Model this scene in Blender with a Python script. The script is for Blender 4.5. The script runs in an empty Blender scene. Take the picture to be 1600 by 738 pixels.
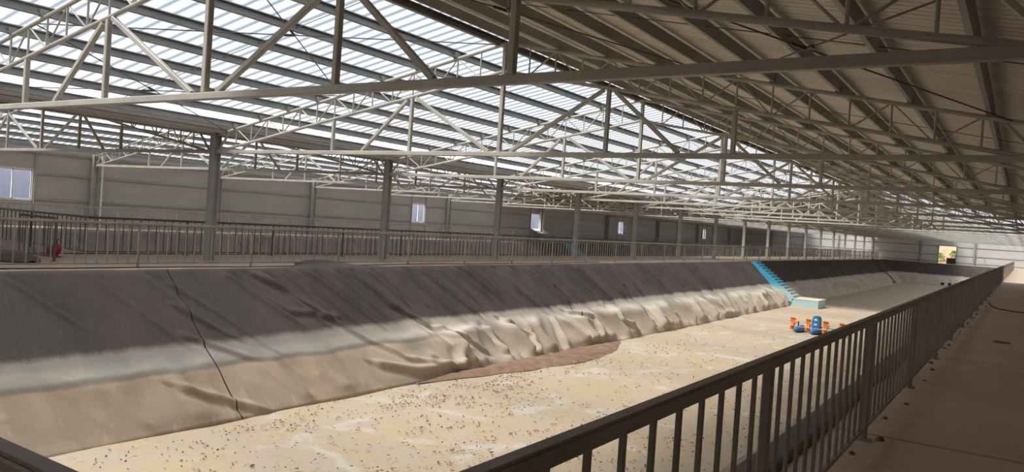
import bpy, math, random
import numpy as np
from mathutils import Vector, Matrix, Euler
random.seed(7)
S = bpy.context.scene
COL = S.collection
# ------------------------------------------------------------------ camera
YAW, PITCH, ROLL, FPX = math.radians(33.3908), math.radians(0.973), math.radians(-3.8722), 1214.83
fw = Vector((-math.sin(YAW) * math.cos(PITCH), math.cos(YAW) * math.cos(PITCH), -math.sin(PITCH)))
rt = fw.cross(Vector((0, 0, 1))).normalized()
dn = fw.cross(rt)
cr, sr = math.cos(ROLL), math.sin(ROLL)
r2 = cr * rt + sr * dn
d2 = -sr * rt + cr * dn
cam_data = bpy.data.cameras.new('camera')
cam = bpy.data.objects.new('camera', cam_data)
COL.objects.link(cam)
mw = Matrix((r2, -d2, -fw)).transposed().to_4x4()
mw.translation = Vector((0, 0, 1.65))
cam.matrix_world = mw
cam_data.sensor_width = 36.0
cam_data.sensor_fit = 'HORIZONTAL'
cam_data.lens = FPX / 1600 * 36.0
cam_data.clip_start = 0.05
cam_data.clip_end = 600
S.camera = cam
# ------------------------------------------------------------------ light
S.view_settings.view_transform = 'Standard'
S.view_settings.look = 'None'
S.view_settings.gamma = 1.0
S.view_settings.use_curve_mapping = False
S.view_settings.exposure = 0.5
W = bpy.data.worlds.new('sky')
S.world = W
W.use_nodes = True
wn = W.node_tree
wn.nodes.clear()
wo = wn.nodes.new('ShaderNodeOutputWorld')
wb = wn.nodes.new('ShaderNodeBackground')
ws = wn.nodes.new('ShaderNodeTexSky')
ws.sky_type = 'NISHITA'
ws.sun_disc = False
ws.sun_elevation = math.radians(48)
ws.sun_rotation = math.radians(-138)
ws.air_density = 1.2
ws.dust_density = 2.5
wb.inputs['Strength'].default_value = 0.13
wn.links.new(ws.outputs[0], wb.inputs[0])
wn.links.new(wb.outputs[0], wo.inputs[0])
SUN_DIR = Vector((-0.40, -0.55, 1.0)).normalized()      # towards the sun
sd = bpy.data.lights.new('sun', 'SUN')
sd.energy = 8.6
sd.angle = math.radians(24)
sd.color = (1.0, 0.95, 0.88)
sun = bpy.data.objects.new('sun', sd)
COL.objects.link(sun)
sun.rotation_euler = SUN_DIR.to_track_quat('Z', 'Y').to_euler()
sun.location = (-60, 40, 80)

# ------------------------------------------------------------------ materials
def newmat(name):
    m = bpy.data.materials.new(name)
    m.use_nodes = True
    nt = m.node_tree
    nt.nodes.clear()
    out = nt.nodes.new('ShaderNodeOutputMaterial')
    return m, nt, out

class N:
    """tiny node helper"""
    def __init__(s, nt): s.nt = nt
    def n(s, t, **k):
        x = s.nt.nodes.new(t)
        for a, b in k.items(): setattr(x, a, b)
        return x
    def l(s, a, b): s.nt.links.new(a, b)
    def math(s, op, a, b=None, c=None, clamp=False):
        x = s.n('ShaderNodeMath', operation=op)
        x.use_clamp = clamp
        for i, v in enumerate((a, b, c)):
            if v is None: continue
            if isinstance(v, (int, float)): x.inputs[i].default_value = v
            else: s.l(v, x.inputs[i])
        return x.outputs[0]
    def mix(s, f, a, b):
        x = s.n('ShaderNodeMix', data_type='RGBA')
        for i, v in ((0, f), (6, a), (7, b)):
            if isinstance(v, (int, float)): x.inputs[i].default_value = v
            elif isinstance(v, tuple): x.inputs[i].default_value = (*v, 1)
            else: s.l(v, x.inputs[i])
        return x.outputs[2]
    def noise(s, vec, scale, detail=4, rough=.55):
        x = s.n('ShaderNodeTexNoise')
        x.inputs['Scale'].default_value = scale
        x.inputs['Detail'].default_value = detail
        x.inputs['Roughness'].default_value = rough
        s.l(vec, x.inputs['Vector'])
        return x.outputs[0]
    def pos(s):
        return s.n('ShaderNodeNewGeometry').outputs['Position']
    def scaled(s, v, sc):
        x = s.n('ShaderNodeVectorMath', operation='MULTIPLY')
        s.l(v, x.inputs[0]); x.inputs[1].default_value = sc
        return x.outputs[0]
    def sep(s, v):
        x = s.n('ShaderNodeSeparateXYZ'); s.l(v, x.inputs[0]); return x.outputs
    def ramp(s, v, lo, hi):
        x = s.n('ShaderNodeMapRange'); x.inputs[1].default_value = lo; x.inputs[2].default_value = hi
        x.interpolation_type = 'SMOOTHSTEP'
        s.l(v, x.inputs[0]); return x.outputs[0]
    def bsdf(s, color, rough=.6, metal=0., spec=.5, bump=None, bstr=.3, bdist=.02):
        b = s.n('ShaderNodeBsdfPrincipled')
        if isinstance(color, tuple): b.inputs['Base Color'].default_value = (*color, 1)
        else: s.l(color, b.inputs['Base Color'])
        if isinstance(rough, (int, float)): b.inputs['Roughness'].default_value = rough
        else: s.l(rough, b.inputs['Roughness'])
        b.inputs['Metallic'].default_value = metal
        b.inputs['Specular IOR Level'].default_value = spec
        if bump is not None:
            x = s.n('ShaderNodeBump'); x.inputs['Strength'].default_value = bstr; x.inputs['Distance'].default_value = bdist
            s.l(bump, x.inputs['Height']); s.l(x.outputs[0], b.inputs['Normal'])
        return b.outputs[0]

def mat_paint(name, c1, c2, rough=.5, scale=3., metal=0., spec=.5, stretch=(1, 1, 1)):
    m, nt, out = newmat(name); h = N(nt)
    v = h.scaled(h.pos(), stretch)
    f = h.ramp(h.noise(v, scale, 5), .35, .65)
    g = h.ramp(h.noise(v, scale * 9, 3), .45, .75)
    c = h.mix(f, c1, c2)
    c = h.mix(h.math('MULTIPLY', g, .25), c, tuple(x * .6 for x in c1))
    h.l(h.bsdf(c, rough, metal, spec), out.inputs[0])
    return m

M = {}
M['truss'] = mat_paint('truss_paint', (.50, .49, .43), (.42, .415, .365), .45, 1.5)
M['column'] = mat_paint('column_steel', (.42, .42, .39), (.35, .35, .33), .5, 1.2)
M['purlin'] = mat_paint('purlin_steel', (.34, .345, .325), (.27, .275, .265), .5, 1.4)
M['gutter'] = mat_paint('gutter_sheet', (.40, .35, .29), (.34, .30, .25), .5, 1.1)
M['rail'] = mat_paint('railing_steel', (.38, .33, .28), (.31, .27, .23), .5, 2.2)
M['rail_light'] = mat_paint('pale_railing_steel', (.34, .32, .28), (.26, .245, .22), .5, 2.0)
M['rail_dark'] = mat_paint('dark_railing_steel', (.16, .15, .14), (.12, .11, .105), .5, 2.0)
M['white'] = mat_paint('white_plastic', (.78, .78, .76), (.68, .68, .66), .4, 2.0)
M['blue'] = mat_paint('blue_plastic', (.03, .20, .50), (.02, .15, .40), .35, 4.0)
M['orange'] = mat_paint('orange_plastic', (.90, .33, .09), (.80, .26, .06), .4, 4.0)
M['red'] = mat_paint('red_paint', (.45, .04, .03), (.35, .03, .03), .5, 4.0)
M['black'] = mat_paint('black_rubber', (.025, .023, .022), (.018, .017, .016), .6, 4.0)
M['rod'] = mat_paint('rod_steel', (.10, .09, .08), (.07, .065, .06), .5, 4.0)
M['steel'] = mat_paint('galvanised_steel', (.45, .45, .45), (.38, .38, .38), .4, 4.0, .6)

# pale roof sheets that let daylight through
def mat_translucent():
    m, nt, out = newmat('translucent_roof_sheet'); h = N(nt)
    v = h.scaled(h.pos(), (1.0, 1.0, 1.0))
    f = h.ramp(h.noise(v, .8, 4), .3, .7)
    x, y, z = h.sep(h.pos())
    rib_pos = h.math('FRACT', h.math('DIVIDE', h.math('ADD', y, 8.0), .3205))
    rib_shade = h.math('SUBTRACT', 1.0, h.ramp(h.math('ABSOLUTE', h.math('SUBTRACT', rib_pos, .81)), .08, .20))
    c = h.mix(f, (.44, .45, .475), (.385, .40, .43))
    c = h.mix(h.math("MULTIPLY", rib_shade, .45), c, (.31, .32, .345))  # rib shading put into the sheet colour as darker stripes
    t = h.n('ShaderNodeBsdfTranslucent'); h.l(c, t.inputs[0])
    r = h.n('ShaderNodeBsdfTransparent'); r.inputs[0].default_value = (.97, .97, .98, 1)
    d = h.n('ShaderNodeBsdfDiffuse'); h.l(c, d.inputs[0])
    m1 = h.n('ShaderNodeMixShader'); m1.inputs[0].default_value = .42
    h.l(t.outputs[0], m1.inputs[1]); h.l(r.outputs[0], m1.inputs[2])
    m2 = h.n('ShaderNodeMixShader'); m2.inputs[0].default_value = .2
    h.l(m1.outputs[0], m2.inputs[1]); h.l(d.outputs[0], m2.inputs[2])
    h.l(m2.outputs[0], out.inputs[0])
    return m
M['clear'] = mat_translucent()

def mat_opaque_roof():
    m, nt, out = newmat('opaque_roof_sheet'); h = N(nt)
    p = h.pos()
    v = h.scaled(p, (.5, 5.0, .5))
    f = h.ramp(h.noise(v, 1.6, 6, .65), .3, .7)
    c = h.mix(f, (.84, .77, .66), (.68, .62, .54))
    st = h.ramp(h.noise(p, .7, 5, .6), .55, .75)
    c = h.mix(h.math('MULTIPLY', st, .35), c, (.34, .29, .24))
    h.l(h.bsdf(c, .5), out.inputs[0])
    return m
M['opaque'] = mat_opaque_roof()

def mat_wall(name='wall_panel', WC=((.43, .415, .39), (.385, .37, .35))):
    m, nt, out = newmat(name); h = N(nt)
    p = h.pos()
    f = h.ramp(h.noise(h.scaled(p, (.3, .3, .9)), 1.2, 5), .3, .7)
    c = h.mix(f, *WC)
    x, y, z = h.sep(p)
    rib = h.math('ABSOLUTE', h.math('SINE', h.math('MULTIPLY', h.math('ADD', x, y), 3.1416 / .30)))
    rib = h.ramp(rib, 0., .12)
    c = h.mix(h.math('MULTIPLY', h.math('SUBTRACT', 1.0, rib), .3), c, (.28, .27, .26))
    h.l(h.bsdf(c, .5, bump=rib, bstr=.3, bdist=.01), out.inputs[0])
    return m
M['wall'] = mat_wall()
M['wall_end_lit'] = mat_wall('lit_end_wall_panel', ((.62, .64, .62), (.56, .58, .56)))  # lighter copy of the wall, far-end daylight put into its colour

def mat_liner():
    m, nt, out = newmat('pond_liner_sheet'); h = N(nt)
    p = h.pos(); x, y, z = h.sep(p)
    n1 = h.noise(h.scaled(p, (1, 1, .5)), .9, 5)
    n2 = h.noise(h.scaled(p, (1.0, 9, 1.0)), 2.2, 5, .7)
    n3 = h.noise(p, 14, 4, .7)
    zz = h.math('ADD', z, h.math('MULTIPLY', h.math('SUBTRACT', n1, .5), .20))
    zt = h.math('ADD', zz, h.math('MULTIPLY', h.math('SUBTRACT', n2, .5), .12))
    top = h.mix(h.ramp(n1, .3, .7), (.105, .088, .082), (.080, .072, .066))
    top = h.mix(h.math('MULTIPLY', h.ramp(n2, .45, .8), .35), top, (.155, .135, .125))
    band = h.mix(h.ramp(n1, .3, .7), (.38, .365, .315), (.32, .31, .27))
    tan = h.mix(h.ramp(n1, .35, .65), (.47, .375, .275), (.39, .32, .235))
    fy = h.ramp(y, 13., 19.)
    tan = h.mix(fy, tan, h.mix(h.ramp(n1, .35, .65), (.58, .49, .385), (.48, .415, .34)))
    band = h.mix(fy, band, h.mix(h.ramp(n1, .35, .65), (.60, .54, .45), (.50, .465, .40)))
    tan = h.mix(h.math('MULTIPLY', h.ramp(n3, .5, .8), .45), tan, (.26, .22, .17))
    a = h.ramp(zt, -1.40, -1.56)
    inv = h.math('SUBTRACT', 1.0, h.ramp(zz, -1.98, -1.82))
    a = h.math('ADD', h.math('MULTIPLY', a, .8), h.math('MULTIPLY', h.ramp(zt, -1.55, -1.80), .2)); c = h.mix(a, top, band)
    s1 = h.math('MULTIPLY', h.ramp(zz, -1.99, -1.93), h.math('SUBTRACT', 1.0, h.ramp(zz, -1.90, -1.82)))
    c = h.mix(h.ramp(zz, -1.86, -1.98), c, tan)
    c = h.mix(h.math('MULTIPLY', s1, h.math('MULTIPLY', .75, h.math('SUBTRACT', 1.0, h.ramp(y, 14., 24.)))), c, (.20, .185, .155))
    # welded seams running down the slope
    for ys, w in ((10.72, .016), (27.3, .02), (52.0, .02), (33.5, .015)):
        d = h.math('ABSOLUTE', h.math('SUBTRACT', y, h.math('ADD', ys, h.math('MULTIPLY', n1, .05))))
        c = h.mix(h.math('SUBTRACT', 1.0, h.ramp(d, w * .6, w * 1.4)), c, (.03, .026, .024))
    # mud smears low on the slope
    mud = h.math('MULTIPLY', h.ramp(h.noise(h.scaled(p, (.6, 2.2, .6)), 1.3, 5), .58, .64), h.ramp(z, -2.1, -2.5))
    c = h.mix(h.math('MULTIPLY', mud, .5), c, (.52, .46, .36))
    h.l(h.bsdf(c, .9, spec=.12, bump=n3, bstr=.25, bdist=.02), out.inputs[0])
    return m
M['liner'] = mat_liner()

def mat_pondfloor():
    m, nt, out = newmat('dried_pond_bed'); h = N(nt)
    p = h.pos(); x, y, z = h.sep(p)
    n1 = h.noise(p, .35, 6, .6)
    n2 = h.noise(h.scaled(p, (2.2, 1.0, 1)), 2.3, 6, .7)
    n3 = h.noise(h.scaled(p, (1.3, 1, 1)), 13, 6, .8)
    n5 = h.noise(p, .9, 5, .65)
    c = h.mix(h.ramp(n1, .3, .7), (.51, .41, .275), (.49, .43, .335))
    c = h.mix(h.ramp(n2, .42, .66), c, (.55, .445, .275))
    c = h.mix(h.ramp(n5, .48, .60), c, (.50, .435, .345))
    pk = h.ramp(h.noise(p, 1.7, 5, .7), .54, .64)
    c = h.mix(h.math('MULTIPLY', pk, .5), c, (.57, .40, .33))
    c = h.mix(h.math('MULTIPLY', h.ramp(n3, .52, .66), .35), c, (.42, .32, .22))
    # flakes and crumbs of dried mud, denser in drifts
    area = h.ramp(h.noise(p, .5, 4, .6), .44, .60)
    vo = h.n('ShaderNodeTexVoronoi'); vo.inputs['Scale'].default_value = 8; h.l(h.scaled(p, (1.6, .9, 1)), vo.inputs['Vector'])
    sp = h.ramp(h.noise(h.scaled(p, (1.0, .7, 1)), 9, 6, .75), .56, .62)
    sp2 = h.math('MULTIPLY', sp, h.math('MULTIPLY', area, h.ramp(n2, .40, .52)))
    c = h.mix(h.math('MULTIPLY', sp2, .7), c, (.26, .15, .09))
    # wrinkle lines in the sheet
    wv = h.n('ShaderNodeTexVoronoi', feature='DISTANCE_TO_EDGE'); wv.inputs['Scale'].default_value = .28
    ad = h.n('ShaderNodeVectorMath', operation='ADD'); nn = h.n('ShaderNodeTexNoise'); nn.inputs['Scale'].default_value = .7
    h.l(p, nn.inputs['Vector']); sc = h.scaled(nn.outputs[1], (1.6, 1.6, 0)); h.l(p, ad.inputs[0]); h.l(sc, ad.inputs[1])
    h.l(ad.outputs[0], wv.inputs['Vector'])
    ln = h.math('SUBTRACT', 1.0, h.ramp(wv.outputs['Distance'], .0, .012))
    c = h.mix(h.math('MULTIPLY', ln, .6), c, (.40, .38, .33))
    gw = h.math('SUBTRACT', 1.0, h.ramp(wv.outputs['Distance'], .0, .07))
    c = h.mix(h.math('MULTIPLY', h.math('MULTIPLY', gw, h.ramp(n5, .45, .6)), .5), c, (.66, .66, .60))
    bmp = h.math('ADD', h.math('MULTIPLY', n2, .6), h.math('ADD', h.math('MULTIPLY', sp2, .5), n3))
    h.l(h.bsdf(c, .85, spec=.2, bump=bmp, bstr=.5, bdist=.03), out.inputs[0])
    return m
M['bed'] = mat_pondfloor()

def mat_concrete(name, c1, c2, joint=3.2, off=.9):
    m, nt, out = newmat(name); h = N(nt)
    p = h.pos(); x, y, z = h.sep(p)
    n1 = h.noise(p, .6, 6, .6); n2 = h.noise(p, 6, 6, .7); n3 = h.noise(p, 40, 3, .7)
    c = h.mix(h.ramp(n1, .3, .7), c1, c2)
    cell = h.math('FLOOR', h.math('DIVIDE', h.math('SUBTRACT', y, off), joint))
    wn_ = h.n('ShaderNodeTexWhiteNoise', noise_dimensions='1D'); h.l(cell, wn_.inputs['W'])
    c = h.mix(h.math('MULTIPLY', wn_.outputs[0], .35), c, tuple(v * .75 + .12 for v in c1))
    c = h.mix(h.math('MULTIPLY', h.ramp(n2, .5, .7), .3), c, tuple(v * .6 for v in c2))
    fr = h.math('FRACT', h.math('DIVIDE', h.math('SUBTRACT', y, off), joint))
    j = h.math('SUBTRACT', 1.0, h.ramp(h.math('ABSOLUTE', h.math('SUBTRACT', fr, .02)), .002, .006))
    c = h.mix(h.math('MULTIPLY', j, .6), c, (.10, .085, .07))
    c = h.mix(h.math('MULTIPLY', h.ramp(n3, .62, .72), .3), c, (.2, .16, .12))
    h.l(h.bsdf(c, .6, spec=.4, bump=n2, bstr=.2, bdist=.01), out.inputs[0])
    return m
M['deck'] = mat_concrete('concrete_walkway', (.74, .57, .43), (.62, .48, .37), 6.4, .98)
M['deck_left'] = mat_concrete('dusty_concrete_walkway', (.50, .36, .25), (.42, .31, .22), 6.4, .98)

def mat_stairs():
    m, nt, out = newmat('blue_painted_concrete'); h = N(nt)
    p = h.pos(); x, y, z = h.sep(p)
    n = h.noise(p, 3, 5)
    zz = h.math('ADD', z, h.math('MULTIPLY', n, .3))
    c = h.mix(h.ramp(zz, -1.2, -1.75), (.06, .36, .55), (.42, .60, .62))
    h.l(h.bsdf(c, .6), out.inputs[0])
    return m
M['stair'] = mat_stairs()
def mat_tread():
    m, nt, out = newmat('pale_tread_paint'); h = N(nt)
    p = h.pos(); x, y, z = h.sep(p)
    zz = h.math('ADD', z, h.math('MULTIPLY', h.noise(p, 3, 5), .3))
    c = h.mix(h.ramp(zz, -.9, -2.2), (.10, .42, .60), (.80, .76, .64))  # paler than the stair blue, palest towards the bottom
    h.l(h.bsdf(c, .6), out.inputs[0])
    return m
M['tread'] = mat_tread()

def mat_glass():
    m, nt, out = newmat('window_glass'); h = N(nt)
    t = h.n('ShaderNodeBsdfTransparent'); t.inputs[0].default_value = (.92, .95, 1, 1)
    g = h.n('ShaderNodeBsdfGlossy'); g.inputs['Roughness'].default_value = .05
    mx = h.n('ShaderNodeMixShader'); mx.inputs[0].default_value = .08
    h.l(t.outputs[0], mx.inputs[1]); h.l(g.outputs[0], mx.inputs[2]); h.l(mx.outputs[0], out.inputs[0])
    return m
M['glass'] = mat_glass()
M['dirt'] = mat_paint('orange_dirt', (.30, .17, .10), (.26, .18, .115), .9, .7)
M['soil'] = mat_paint('damp_brown_soil', (.30, .19, .125), (.22, .135, .09), .9, 2.5)
M['green'] = mat_paint('leaf_green', (.10, .20, .05), (.16, .24, .07), .8, 2.5)
M['olive'] = mat_paint('olive_tarpaulin', (.11, .10, .075), (.08, .075, .055), .7, 1.5)
M['brown'] = mat_paint('dark_brown_panel', (.07, .055, .04), (.05, .04, .03), .7, 2.5)
M['ground'] = mat_paint('outdoor_ground', (.48, .36, .24), (.40, .30, .20), .9, .2)

# ------------------------------------------------------------------ mesh helpers
class MB:
    def __init__(s): s.v = []; s.f = []
    def add(s, vs, fs):
        o = len(s.v); s.v += [tuple(v) for v in vs]; s.f += [tuple(i + o for i in f) for f in fs]; return s
    def box(s, a, b):
        x0, y0, z0 = a; x1, y1, z1 = b
        return s.add([(x0, y0, z0), (x1, y0, z0), (x1, y1, z0), (x0, y1, z0), (x0, y0, z1), (x1, y0, z1), (x1, y1, z1), (x0, y1, z1)],
                     [(0, 3, 2, 1), (4, 5, 6, 7), (0, 1, 5, 4), (1, 2, 6, 5), (2, 3, 7, 6), (3, 0, 4, 7)])
    def prism(s, prof, p, q, up=(0, 0, 1)):
        """extrude a 2D profile (side, up) from p to q"""
        p, q = Vector(p), Vector(q); d = (q - p).normalized(); u = Vector(up)
        if abs(d.dot(u)) > .98: u = Vector((0, 1, 0))
        sd_ = d.cross(u).normalized(); u2 = sd_.cross(d)
        n = len(prof)
        vs = [p + sd_ * a + u2 * b for a, b in prof] + [q + sd_ * a + u2 * b for a, b in prof]
        fs = [(i, (i + 1) % n, n + (i + 1) % n, n + i) for i in range(n)]
        fs += [tuple(range(n))[::-1], tuple(range(n, 2 * n))]
        return s.add(vs, fs)
    def bar(s, p, q, w, h, up=(0, 0, 1)):
        c = min(w, h) * .12
        a, b = w / 2, h / 2
        return s.prism([(-a + c, -b), (a - c, -b), (a, -b + c), (a, b - c), (a - c, b), (-a + c, b), (-a, b - c), (-a, -b + c)], p, q, up)
    def tube(s, p, q, r, n=8):
        return s.prism([(r * math.cos(2 * math.pi * i / n), r * math.sin(2 * math.pi * i / n)) for i in range(n)], p, q)
    def path(s, pts, r, n=6):
        pts = [Vector(p) for p in pts]; rings = []
        for i, p in enumerate(pts):
            d = (pts[min(i + 1, len(pts) - 1)] - pts[max(i - 1, 0)]).normalized()
            u = Vector((0, 0, 1)) if abs(d.z) < .95 else Vector((0, 1, 0))
            a = d.cross(u).normalized(); b = a.cross(d)
            rings.append([p + a * r * math.cos(2 * math.pi * k / n) + b * r * math.sin(2 * math.pi * k / n) for k in range(n)])
        vs = [v for r_ in rings for v in r_]; fs = []
        for i in range(len(pts) - 1):
            for k in range(n):
                fs.append((i * n + k, i * n + (k + 1) % n, (i + 1) * n + (k + 1) % n, (i + 1) * n + k))
        return s.add(vs, fs)
    def lathe(s, prof, c=(0, 0, 0), axis='z', n=20):
        vs = []; fs = []
        for r, t in prof:
            for k in range(n):
                a = 2 * math.pi * k / n; u, v = r * math.cos(a), r * math.sin(a)
                w = {'z': (u, v, t), 'x': (t, u, v), 'y': (u, t, v)}[axis]
                vs.append((w[0] + c[0], w[1] + c[1], w[2] + c[2]))
        for i in range(len(prof) - 1):
            for k in range(n):
                fs.append((i * n + k, i * n + (k + 1) % n, (i + 1) * n + (k + 1) % n, (i + 1) * n + k))
        return s.add(vs, fs)
    def mesh(s, name, mat, smooth=False):
        me = bpy.data.meshes.new(name)
        me.from_pydata(s.v, [], s.f)
        me.materials.append(M[mat] if isinstance(mat, str) else mat)
        if smooth: me.polygons.foreach_set('use_smooth', [True] * len(me.polygons))
        me.update()
        return me
    def build(s, name, mat, parent=None, smooth=False, loc=None):
        o = bpy.data.objects.new(name, s.mesh(name, mat, smooth)); COL.objects.link(o)
        if parent: o.parent = parent
        if loc: o.location = loc
        return o

def tag(o, label, cat, group=None, kind=None):
    if label: o['label'] = label
    if cat: o['category'] = cat
    if group: o['group'] = group
    if kind: o['kind'] = kind
    return o
def empty(name, loc=(0, 0, 0)):
    o = bpy.data.objects.new(name, None); COL.objects.link(o); o.location = loc; o.empty_display_size = .2
    return o
def inst(name, me, parent=None, loc=(0, 0, 0)):
    o = bpy.data.objects.new(name, me); COL.objects.link(o); o.location = loc
    if parent: o.parent = parent
    return o
ORD = ['first', 'second', 'third', 'fourth', 'fifth', 'sixth', 'seventh', 'eighth', 'ninth', 'tenth', 'eleventh', 'twelfth',
       'thirteenth', 'fourteenth', 'fifteenth', 'sixteenth', 'seventeenth', 'eighteenth', 'nineteenth']

# ------------------------------------------------------------------ measured layout
DY, YK0 = 7.1157, 13.621
def yk(k): return YK0 + DY * k
XR, XL = -9.456, -28.99          # ridges of the centre and left gables
XC, XW = -19.15, -38.84          # column line, left wall
XRW = 0.62                       # right wall, unseen, added to close in the light
HALF = 9.70
HC = 3.088                       # bottom chord
ZR, SL = 5.44, 0.1957            # upper rafter chord
ZR2, SL2 = 4.85, 0.186           # lower rafter chord
YN, YF = -8.0, 127.6             # near and far end walls
YS = yk(6)                       # where the clear sheets change side
PD = 2.9                         # pond depth
PX0, PX1 = -16.65, -1.42         # pond top edges
PT0, PT1 = -13.65, -4.62
PY0, PY1 = 1.5, 121.5
QX0, QX1 = -36.3, -21.6          # second pond
def kind_struct(o, label=None):
    o['kind'] = 'structure'
    if label: o['label'] = label
    return o

# ------------------------------------------------------------------ large structure: decks, beds
def deck(name, a, b, mat, label):
    m = MB().box(a, b); return kind_struct(m.build(name, mat), label)
deck('floor', (PX1, YN, -.25), (XRW, YF, 0), 'deck', 'brown concrete walkway on the right of the black railing')
deck('floor', (QX1, YN, -.25), (PX0, YF, 0), 'deck_left', 'dusty concrete walkway between the two ponds')
deck('floor', (XW, YN, -.25), (QX0, YF, 0), 'deck_left', 'narrow concrete walkway along the left wall')
deck('floor', (PX0, YN, -.25), (PX1, PY0, 0), 'deck', 'concrete walkway at the near end of the main pond')
deck('floor', (PX0, PY1, -.25), (PX1, YF, 0), 'deck_left', 'concrete walkway at the far end of the main pond')
deck('floor', (QX0, YN, -.25), (QX1, 5.0, 0), 'deck_left', 'concrete walkway at the near end of the left pond')
deck('floor', (QX0, PY1, -.25), (QX1, YF, 0), 'deck_left', 'concrete walkway at the far end of the left pond')

rng = np.random.RandomState(5)
def vnoise2(a, b, seed):
    r = np.random.RandomState(seed).rand(256, 256)
    ai, bi = np.floor(a).astype(int), np.floor(b).astype(int)
    fa, fb = a - ai, b - bi
    fa = fa * fa * (3 - 2 * fa); fb = fb * fb * (3 - 2 * fb)
    g = lambda i, j: r[i % 256, j % 256]
    return (g(ai, bi) * (1 - fa) + g(ai + 1, bi) * fa) * (1 - fb) + (g(ai, bi + 1) * (1 - fa) + g(ai + 1, bi + 1) * fa) * fb
def sstep(x, a, b):
    t = np.clip((x - a) / (b - a), 0, 1); return t * t * (3 - 2 * t)

def grid_mesh(P):
    nu, nv = P.shape[:2]
    vs = P.reshape(-1, 3)
    i, j = np.meshgrid(np.arange(nu - 1), np.arange(nv - 1), indexing='ij')
    a = (i * nv + j).ravel()
    return vs, np.stack([a, a + 1, a + nv + 1, a + nv], 1)

BIGF = [(.20, .13, [(6.16, .78), (6.68, .874), (7.24, .98)]),
        (.16, .10, [(11.46, .049), (12.01, .26), (12.48, .548), (13.12, .815), (14.79, .962)]),
        (.10, .11, [(7.67, .457), (8.09, .537), (8.5, .628)]), (.09, .09, [(8.3, .25), (8.51, .383), (8.86, .506)]),
        (.08, .08, [(8.9, .1), (9.17, .336), (9.38, .62)]), (.05, .07, [(7.43, .089), (7.42, .517)]),
        (.12, .10, [(15.03, .02), (15.02, .361), (16.84, .861)]), (.24, .14, [(12.01, .822), (12.95, .92), (15.13, .939)]),
        (.24, .12, [(15.91, .607), (15.64, .822), (14.94, .97)]), (.20, .10, [(18.19, .663), (17.84, .893)]),
        (.16, .10, [(22.49, .077), (22.74, .632), (21.66, .98)]), (.08, .07, [(16.86, .03), (16.61, .387)]),
        (.10, .10, [(10.71, .044), (11.21, .347), (12.47, .421)]), (.22, .12, [(19.6, .62), (20.1, .80), (19.5, .97)]),
        (.20, .12, [(24.3, .60), (25.2, .74), (24.6, .95)]), (.22, .13, [(28.2, .6), (27.6, .8), (28.4, .95)])]
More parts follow.
